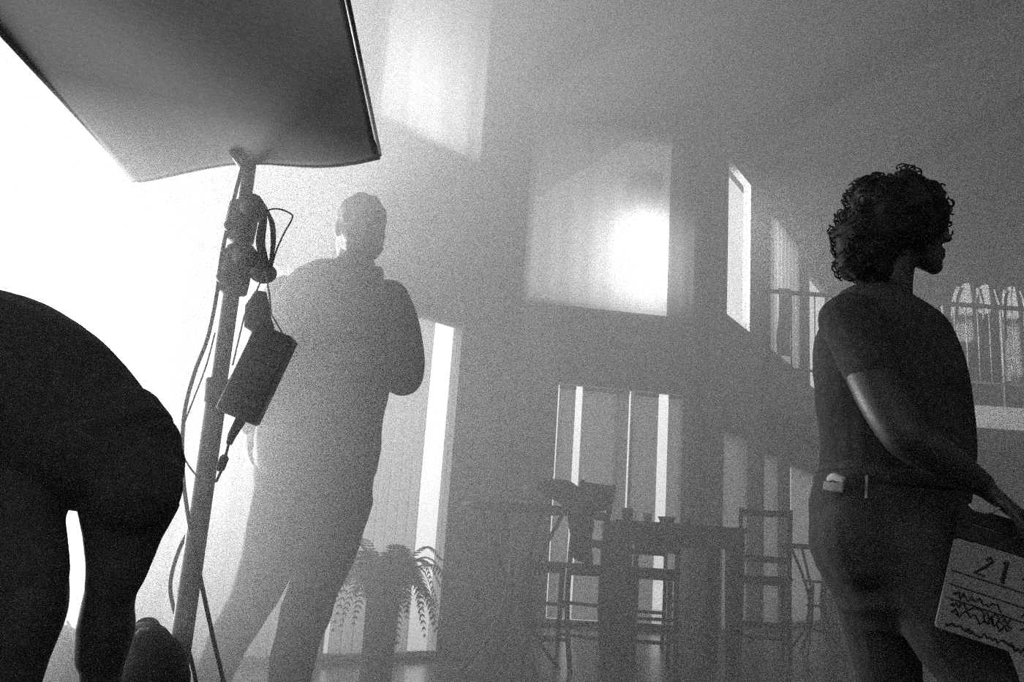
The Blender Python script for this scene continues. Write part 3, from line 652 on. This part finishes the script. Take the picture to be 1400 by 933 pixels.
# ------------------------------------------------------------------ fern on a tall pot before the glass door
PY = 4.65
pc = at(519, 870, PY); fp = thing('potted_fern', (pc.x, PY, 0), 'bushy fern in a tall slim pot on the floor before the glass door', 'potted plant')
ztop = at(522, 806, PY).z
k = MB(); k.lathe((pc.x, PY, 0), [(.02, 0), (.075, 0), (.08, .02), (.076, .1), (.082, ztop - .05), (.094, ztop - .03), (.094, ztop), (.078, ztop), (.072, ztop - .03), (.01, ztop - .03)], 24); k.build('pot', MT['pot'], fp, True)
k = MB(); k.lathe((pc.x, PY, 0), [(.005, ztop - .028), (.073, ztop - .026), (.06, ztop - .012), (.005, ztop - .006)], 16); k.build('soil', MT['bag'], fp, True)
rnd = random.Random(12)
for i in range(46):
    a = i * 2.399 + rnd.uniform(-.2, .2); L = rnd.uniform(.22, .42); lift = rnd.uniform(.10, .30); droop = rnd.uniform(.05, .42)
    if i % 3 == 0: droop += .12
    d = V((math.cos(a), math.sin(a), 0)); s_ = V((-d.y, d.x, 0)); base = V((pc.x, PY, ztop - .02)) + d * rnd.uniform(0, .04)
    if d.y > .3: L *= .8
    f_ = lambda t: base + d * L * (t ** .9) + V((0, 0, lift * math.sin(min(1, t * 1.25) * 2.0) - droop * t ** 2.4 + .02 * t))
    k = MB(); k.tube([f_(t / 10) for t in range(11)], [.0028 * (1 - t / 13) for t in range(11)], 4)
    for j in range(2, 27):
        t = j / 27; p = f_(t); tg = (f_(min(1, t + .03)) - p).normalized(); ll_ = .052 * math.sin(math.pi * min(1, .18 + t * .82)) ** .8 + .006
        for sg in (-1, 1):
            sd = (s_ * sg + tg * .35 + V((0, 0, -.12))).normalized(); up_ = tg * .0065; q0 = p
            k.add([q0 - up_ * .6, q0 + sd * ll_ * .5 - up_, q0 + sd * ll_ + tg * .004 - V((0, 0, .006)), q0 + sd * ll_ * .5 + up_, q0 + up_ * .6], [(0, 1, 2, 3, 4)])
    k.build('frond', MT['fern'], fp)

# ------------------------------------------------------------------ bar-height furniture in the haze
def bar_chair(x, y, fx, fy, label, seat_z=.70, back_z=1.26, m=None, grp=None, width=.40, nslat=3):
    m = m or MT['wood']; F = V((fx, fy, 0)).normalized(); S = V((F.y, -F.x, 0)); c = V((x, y, 0)); R = Matrix((S, F, V((0, 0, 1)))).transposed()
    t = thing('bar_chair', c, label, 'chair', grp); q = lambda s, f, z: c + S * s + F * f + V((0, 0, z)); h = width / 2 - .02; dp = .18
    k = MB(); rbox(k, q(0, 0, seat_z - .018), (width + .02, .40, .036), R, .012); k.build('seat', m, t, True)
    for s in (-h, h):
        k = MB(); P = smooth([q(s, -dp - .05, 0), q(s, -dp, .35), q(s, -dp, seat_z), q(s, -dp - .02, seat_z + .25), q(s, -dp - .075, back_z)], 4); k.tube(P, [(.019, .016)] * len(P), 8, side=S); k.build('rear_leg', m, t, True)
        k = MB(); k.tube([q(s, dp + .01, 0), q(s, dp, seat_z - .03)], [(.015, .015), (.02, .02)], 8); k.build('front_leg', m, t, True)
        for z in (.20, .42): k = MB(); k.beam(q(s, -dp, z), q(s, dp, z), .018, .024); k.build('side_stretcher', m, t)
    for f, z in ((dp, .26), (-dp, .30), (dp, .16)): k = MB(); k.beam(q(-h, f, z), q(h, f, z), .018, .03); k.build('cross_stretcher', m, t)
    for i in range(nslat):
        z = seat_z + .14 + i * (back_z - seat_z - .18) / max(1, nslat - 1); o_ = -dp - .02 - .055 * (z - seat_z - .1) / .5
        k = MB(); k.grid(lambda u, v: q(-h + 2 * h * u, o_ - .018 * math.sin(math.pi * u), z - .028 + .056 * v), 8, 2, .014); k.build('back_slat', m, t, True)
    for f in (-dp, dp): k = MB(); k.beam(q(-h, f, seat_z - .055), q(h, f, seat_z - .055), .02, .05); k.build('seat_rail', m, t)
    return t
# square table with heavy legs
tb = thing('bar_table', (1.40, 7.62, 0), 'dark square bar-height table with thick legs, set with cups', 'table')
TR = Matrix.Rotation(rad(1.5), 3, 'Z'); tq = lambda x, y, z: V((1.40, 7.62, 0)) + TR @ V((x, y, z)); TZ = 1.05
k = MB(); rbox(k, tq(0, 0, TZ - .02), (1.02, .86, .04), TR, .006); k.build('tabletop', MT['wood'], tb, True)
for sx in (-1, 1):
    for sy in (-1, 1):
        k = MB(); k.loft([[tq(sx * .435 + a * w_, sy * .355 + b * w_, z) for a, b in ((-1, -1), (1, -1), (1, 1), (-1, 1))] for w_, z in ((.048, 0), (.058, .6), (.062, TZ - .04))]); k.build('leg', MT['wood'], tb)
for sy in (-1, 1): k = MB(); k.beam(tq(-.38, sy * .36, TZ - .10), tq(.38, sy * .36, TZ - .10), .03, .12); k.build('apron', MT['wood'], tb)
for sx in (-1, 1): k = MB(); k.beam(tq(sx * .44, -.3, TZ - .10), tq(sx * .44, .3, TZ - .10), .03, .12); k.build('apron', MT['wood'], tb)
# round bistro table with curved bentwood legs
def bistro(cx_, cy_, r, z, label, m, nleg=4, a0=.5):
    t = thing('bistro_table', (cx_, cy_, 0), label, 'table'); c = V((cx_, cy_, 0))
    k = MB(); k.lathe(c, [(.01, z - .035), (r - .01, z - .035), (r, z - .028), (r, z - .006), (r - .006, z), (.01, z)], 40); k.build('tabletop', m, t, True)
    for i in range(nleg):
        a = a0 + i * 2 * math.pi / nleg; d = V((math.cos(a), math.sin(a), 0))
        k = MB(); P = smooth([c + d * r * .75 + V((0, 0, z - .035)), c + d * r * .42 + V((0, 0, z * .72)), c + d * r * .22 + V((0, 0, z * .48)), c + d * r * .38 + V((0, 0, z * .22)), c + d * r * .85 + V((0, 0, .012))]); k.tube(P, .014, 8); k.build('curved_leg', m, t, True)
    k = MB(); k.tube([c + V((math.cos(a) * r * .26, math.sin(a) * r * .26, z * .44)) for a in [i * .5236 for i in range(12)]], .010, 8, closed=True); k.build('leg_ring', m, t, True)
    return t
bistro(.15, 6.22, .40, 1.05, 'round bar table with curved bent legs, magazines on top, by the wall pier', MT['wood'], 4, .4)
bistro(3.12, 9.15, .36, 1.02, 'round bar table far back behind the person holding the slate', MT['iron'], 4, .2)
bar_chair(.49, 6.62, -.72, .69, 'dark ladder-back bar chair with a coat thrown over it, by the round table')
bar_chair(2.36, 8.35, .15, 1, 'dark bar chair with tall back right of the square table', width=.46, nslat=2, back_z=1.27)
bar_chair(1.17, 7.0, .05, 1, 'low-backed bar chair tucked under the near side of the square table', back_z=.95, width=.34, nslat=2)
bar_chair(1.42, 8.6, .1, -1, 'dark bar chair facing the camera beyond the square table', back_z=1.0, nslat=2)
# wire stool
def wire_stool(x, y, z, label):
    t = thing('wire_stool', (x, y, 0), label, 'stool'); c = V((x, y, 0))
    k = MB(); k.lathe(c, [(.01, z - .02), (.17, z - .02), (.18, z - .01), (.175, z), (.01, z + .004)], 28); k.build('seat', MT['iron'], t, True)
    for i in range(4):
        a = .6 + i * math.pi / 2; d = V((math.cos(a), math.sin(a), 0)); k = MB(); k.tube(smooth([c + d * .13 + V((0, 0, z - .02)), c + d * .15 + V((0, 0, z * .5)), c + d * .22 + V((0, 0, .01))]), .009, 8); k.build('leg', MT['iron'], t, True)
    k = MB(); k.tube([c + V((math.cos(a) * .165, math.sin(a) * .165, .24)) for a in [i * .3927 for i in range(16)]], .007, 6, closed=True); k.build('foot_ring', MT['iron'], t, True)
p_ = at(1124, 795, 8.7); wire_stool(p_.x, 8.7, p_.z, 'black wire-legged stool half hidden behind the jeans of the slate holder')
# coat thrown over the chair back
ct = thing('coat', at(800, 680, 6.55), 'dark coat heaped over the back of the ladder-back chair, one sleeve hanging', 'coat')
X_ = lambda x, y, dy=0: at(x, y, 6.52 + dy)
k = MB(); limb(k, [(X_(738, 664, .1), (.035, .03)), (X_(752, 668, .1), (.075, .05)), (X_(775, 676, .06), (.10, .06)), (X_(800, 684, .02), (.10, .06)), (X_(822, 684, .08), (.075, .05)), (X_(832, 678, .16), (.05, .04))], side=(0, .4, 1))
limb(k, [(X_(792, 690, -.02), (.085, .05)), (X_(793, 725, -.05), (.085, .04)), (X_(791, 748, -.05), (.075, .035)), (X_(798, 768, -.05), (.04, .025))], side=(1, .3, 0))
organic(k, 'coat_body', MT['coat'], ct, .011, 4, (.022, 12))
k = MB(); limb(k, [(X_(800, 684, -.07), .03), (X_(804, 712, -.09), .045), (X_(801, 745, -.09), .042), (X_(804, 770, -.09), .034)]); organic(k, 'sleeve', MT['coat'], ct, .01, 3, (.01, 16))
# things on the tables
def cup(name, x, y, Y, r, h, m, label, cat, z=TZ, mid=None):
    p = at(x, y, Y); c = V((p.x, Y, z)); t = thing(name, c, label, cat); k = MB()
    k.lathe(c, [(.004, .001), (r * .8, .001), ((mid or r) * .95, h * .5), (r, h), (r - .004, h), (r * .8, h * .5), (r * .7, .012), (.004, .012)], 18); k.build('cup_body', m, t, True); return t, c
t, c = cup('mug', 858, 700, 7.35, .045, .10, MT['dark_ceramic'], 'dark mug at the left edge of the square table', 'mug')
k = MB(); k.tube([c + V((.045 + .025 * math.sin(a), 0, .05 - .03 * math.cos(a))) for a in [i * .35 for i in range(10)]], .005, 6); k.build('handle', MT['dark_ceramic'], t, True)
t, c = cup('paper_cup', 938, 700, 7.35, .042, .15, MT['sheer_paper'], 'tall white cup with a straw on the square table', 'cup')
k = MB(); k.tube([c + V((.01, 0, .02)), c + V((.025, 0, .20))], .004, 6); k.build('straw', MT['ceramic'], t, True)
cup('tumbler', 886, 700, 7.45, .034, .075, MT['sheer_paper'], 'small pale tumbler between the mug and the dark bowl', 'glass')
cup('bowl', 912, 700, 7.42, .075, .055, MT['dark_ceramic'], 'dark bowl beside the tall white cup', 'bowl', mid=.06)
cup('glass_jar', 722, 680, 6.12, .036, .135, MT['sheer_paper'], 'pale jar standing on the round table next to the magazines', 'jar')
p = at(965, 712, 7.5); t = thing('napkin_pile', (p.x, 7.5, TZ), 'loose pile of pale napkins on the right of the square table', 'napkins'); k = MB()
k.grid(lambda u, v: V((p.x - .12 + .24 * u, 7.42 + .16 * v, TZ + .012 + .012 * math.sin(u * 9) * math.sin(v * 7))), 12, 8, .01); k.build('napkin', MT['sheer_paper'], t, True)
for i, (x0, x1, yy, dz, lab) in enumerate(((640, 716, 688, 0.0, 'open magazine jutting over the edge of the round table'), (668, 728, 684, .012, 'second pale magazine lying on the open magazine'))):
    a, b = at(x0, yy, 6.1), at(x1, yy, 6.1); t = thing('magazine', ((a.x + b.x) / 2, 6.1, TZ + dz), lab, 'magazine')
    k = MB(); k.grid(lambda u, v: V((a.x + (b.x - a.x) * u, 5.98 + .24 * v, TZ + .004 + dz + .05 * (1 - u) ** 2 * (1 - i))), 10, 4, .006); k.build('pages', MT['sheer_paper'], t, True)
# light caught on a curved table leg, built as a pale line
k = MB(); k.tube(smooth([at(700, 700, 5.9), at(697, 770, 5.9), at(688, 818, 5.9), at(676, 850, 5.92), at(662, 880, 5.95), V((at(642, 908, 6.0).x, 6.0, .008)), V((at(620, 912, 6.05).x, 6.05, .006))]), .0055, 6)
tag(k.build('cord', MT['pale_cord'], None, True), 'pale cord trailing from the round table to the floor', 'cord')

# ------------------------------------------------------------------ loft at the far end
LY = 12.0
lx0 = wp(WC, (LY - 10.48) / .848 * 1.0, 0).x
lx0 = WC[0].x + WC[1].x / WC[1].y * (LY - WC[0].y) + .02
k = MB(); k.add([(lx0, LY, 2.80), (8.48, LY, 2.80), (8.48, 15.7, 2.80), (lx0 + (15.7 - LY) * .625, 15.7, 2.80), (lx0, LY, 3.10), (8.48, LY, 3.10), (8.48, 15.7, 3.10), (lx0 + (15.7 - LY) * .625, 15.7, 3.10)],
                [(3, 2, 1, 0), (4, 5, 6, 7), (0, 1, 5, 4), (1, 2, 6, 5), (2, 3, 7, 6), (3, 0, 4, 7)]); tag(k.build('loft_floor', MT['fascia']), kind='structure')
rl_ = thing('loft_railing', (lx0, LY + .04, 3.1), 'thin metal railing along the edge of the loft', 'railing')
k = MB(); k.beam((lx0, LY + .04, 4.50), (8.46, LY + .04, 4.50), .05, .05); k.build('top_rail', MT['iron'], rl_)
k = MB(); k.beam((lx0, LY + .04, 3.42), (8.46, LY + .04, 3.42), .03, .03); k.build('bottom_rail', MT['alu'], rl_)
x = lx0 + .08; i = 0
while x < 8.4:
    k = MB(); r_ = .02 if i % 5 == 0 else .009; k.tube([(x, LY + .04, 3.10 if i % 5 == 0 else 3.42), (x, LY + .04, 4.48)], r_, 8); k.build('post' if i % 5 == 0 else 'baluster', MT['alu'], rl_, True); x += .16; i += 1
gr = thing('garment_rack', (6.1, LY + .25, 3.1), 'black garment rack standing on the loft behind the railing', 'rack')
k = MB(); k.tube([(5.2, LY + .25, 5.0), (7.6, LY + .25, 5.0)], .016, 8); k.build('hanging_bar', MT['iron'], gr, True)
for x in (5.2, 7.6):
    k = MB(); k.tube([(x, LY + .25, 3.1), (x, LY + .25, 5.0)], .016, 8); k.build('upright', MT['iron'], gr, True)
    k = MB(); k.tube([(x, LY + .1, 3.115), (x, LY + .55, 3.115)], .016, 8); k.build('foot', MT['iron'], gr, True)
def garment(cx_, Y, ztop_, wid, ln, label, seed):
    rnd = random.Random(seed); c = V((cx_, Y, ztop_)); t = thing('shirt', c, label, 'shirt', None)
    k = MB(); rings = []
    for i in range(9):
        z = -ln * i / 8; w_ = wid / 2 * (.35 if i == 0 else .9 if i == 1 else 1.0 + .03 * i); rings.append([c + V((math.cos(a) * w_, math.sin(a) * (.05 + .012 * math.sin(a * 5 + seed)), z)) for a in [j * 6.283 / 20 for j in range(20)]])
    k.loft(rings); k.build('shirt_body', MT['cotton'], t, True)
    for s in (-1, 1):
        k = MB(); k.tube(smooth([c + V((s * wid * .4, 0, -.06)), c + V((s * wid * .62, 0, -.25)), c + V((s * wid * .68, .01, -.5 * ln - .1))]), .048, 8, flat=.6); k.build('sleeve', MT['cotton'], t, True)
    k = MB(); k.tube(smooth([c + V((0, 0, 0)), c + V((0, 0, .05)), c + V((.03, 0, .09)), c + V((0, 0, .12)), c + V((-.02, 0, .10))]), .004, 6); k.build('hanger_hook', MT['iron'], t, True)
for x, ln, wd, lab in ((1322, .85, .30, 'white shirt hanging on the loft rack just right of the dark chest outline'), (1347, .42, .26, 'short white top hanging between two longer garments on the loft'), (1383, 1.35, .24, 'long white garment hanging at the far end of the loft rack')):
    p = at(x, 400, LY + .25); garment(p.x, LY + .25, 4.87, wd, ln, lab, x)
# cloth draped over the rail at the near-wall end
p = at(1071, 400, LY + .04); t = thing('draped_cloth', (p.x, LY + .04, 4.53), 'pale cloth draped over the loft railing by the window wall', 'cloth')
k = MB(); k.grid(lambda u, v: V((p.x - .09 + .18 * u + .02 * math.sin(v * 6), LY - .01 + (.10 if v > .5 else 0) * 0 + .05 * math.sin(math.pi * min(1, v * 6) / 2) * 0 - .012 * math.sin(u * 12 + v), 4.54 - .95 * v)), 10, 14, .008); k.build('cloth', MT['cotton'], t, True)

# ------------------------------------------------------------------ curtains and blinds
def curtain(W, s0, s1, z0, z1, label, nf=7, amp=.03, out=-.06, m='sheer', cat='curtain', name='curtain', nz=6):
    c = wp(W, (s0 + s1) / 2, z1, out); t = thing(name, c, label, cat)
    k = MB(); k.grid(lambda u, v: wp(W, s0 + (s1 - s0) * u, z1 + (z0 - z1) * v, out + amp * math.sin(u * nf * 6.283 + .6 * math.sin(v * 3)) * (.5 + .5 * v)), nf * 10, nz, .003); k.build('fabric', MT[m], t, True)
    k = MB(); k.tube([wp(W, s0 - .05, z1 + .02, out), wp(W, s1 + .05, z1 + .02, out)], .012, 8); k.build('curtain_rod', MT['frame'], t, True)
    return t
curtain(WA, -.92, -.32, .06, 2.36, 'sheer curtain in the glass door behind the fern', m='sheer_thin')
curtain(WA, -2.0, -1.07, .06, 2.36, 'sheer curtain in the glass door directly behind the standing person')
curtain(WA, -.98, .0, 3.58, 5.66, 'sheer curtain glowing in the tall upper window above the glass door', 4, .018, -.035)
curtain(WC, .2, 1.13, .06, 2.38, 'sheer curtain in the first narrow lower window past the corner', 5, .015, -.03, 'screen')
curtain(WC, 1.84, 2.5, .06, 2.33, 'sheer curtain in the second lower window past the corner', 4, .015, -.03, 'screen')
curtain(WC, 3.2, 4.96, .06, 2.33, 'sheer curtain in the farthest lower window beside the curly-haired person', 8, .015, -.03)
curtain(WC, 2.1, 3.7, 3.72, 5.78, 'sheer curtain in the upper window just left of the loft', 8, .015, -.03)
curtain(WB, -.22, 1.5, 3.58, 5.88, 'sheer curtain with a hot glowing spot in the big upper window', 7, .004, -.03)
curtain(WB, 1.5, 1.82, 3.58, 5.88, 'narrow grey curtain at the right edge of the big upper window', 2, .008, -.035, 'blind')
for s0, s1, lab in ((.29, .48, 'narrow grey screen panel at the far left of the lower window behind the tables'), (.56, 1.11, 'grey screen panel in the left of the lower window behind the tables'), (1.165, 1.46, 'grey screen panel in the middle of the lower window behind the tables'), (1.58, 1.76, 'narrow grey screen panel at the right of the lower window behind the tables')):
    c = wp(WB, (s0 + s1) / 2, 2.6, .05); t = thing('screen_panel', c, lab, 'blind'); k = MB(); wbox(k, WB, s0, s1, .1, 2.62, .045, .05); k.build('screen_cloth', MT['screen'], t)
    k = MB(); wbox(k, WB, s0, s1, 2.62, 2.66, .03, .065); k.build('head_rail', MT['frame'], t)

# ------------------------------------------------------------------ film lamps outside the glass, the last one added for the loft
def lamp(c, target, label, r=.3):
    c = V(c); F = (V(target) - c).normalized(); t = thing('film_lamp', V((c.x, c.y, -.2)), label, 'film lamp'); U = V((0, 0, 1)); S = F.cross(U).normalized(); U = S.cross(F); R = Matrix((S, U, F)).transposed()
    k = MB(); k.lathe(c, [(.02, -1.5 * r), (r * .8, -1.4 * r), (r * 1.35, -.33 * r), (r * 1.35, .0), (r * 1.3, .0), (r * 1.25, -.27 * r), (.02, -.33 * r)], 20, R); k.build('lamp_head', MT['steel'], t, True)
    k = MB(); k.tube([V((c.x, c.y, -.2)) - V((F.x, F.y, 0)) * r, c - F * r], .03, 10); k.build('stand_pole', MT['steel'], t, True)
lamp(wp(WA, -0.60, 3.98, 0.50), wp(WA, -.3, 3.4, -3), 'film lamp on a tall stand outside the upper left window')
lamp(wp(WB, 1.28, 4.36, 0.45), V((1, 3, 1.5)), 'film lamp on a tall stand outside the big upper window', .17)
lamp(wp(WC, .1, 5.35, 0.95), V((6.4, 12.35, 4.2)), 'film lamp on a tall stand outside the corner pier', .24)
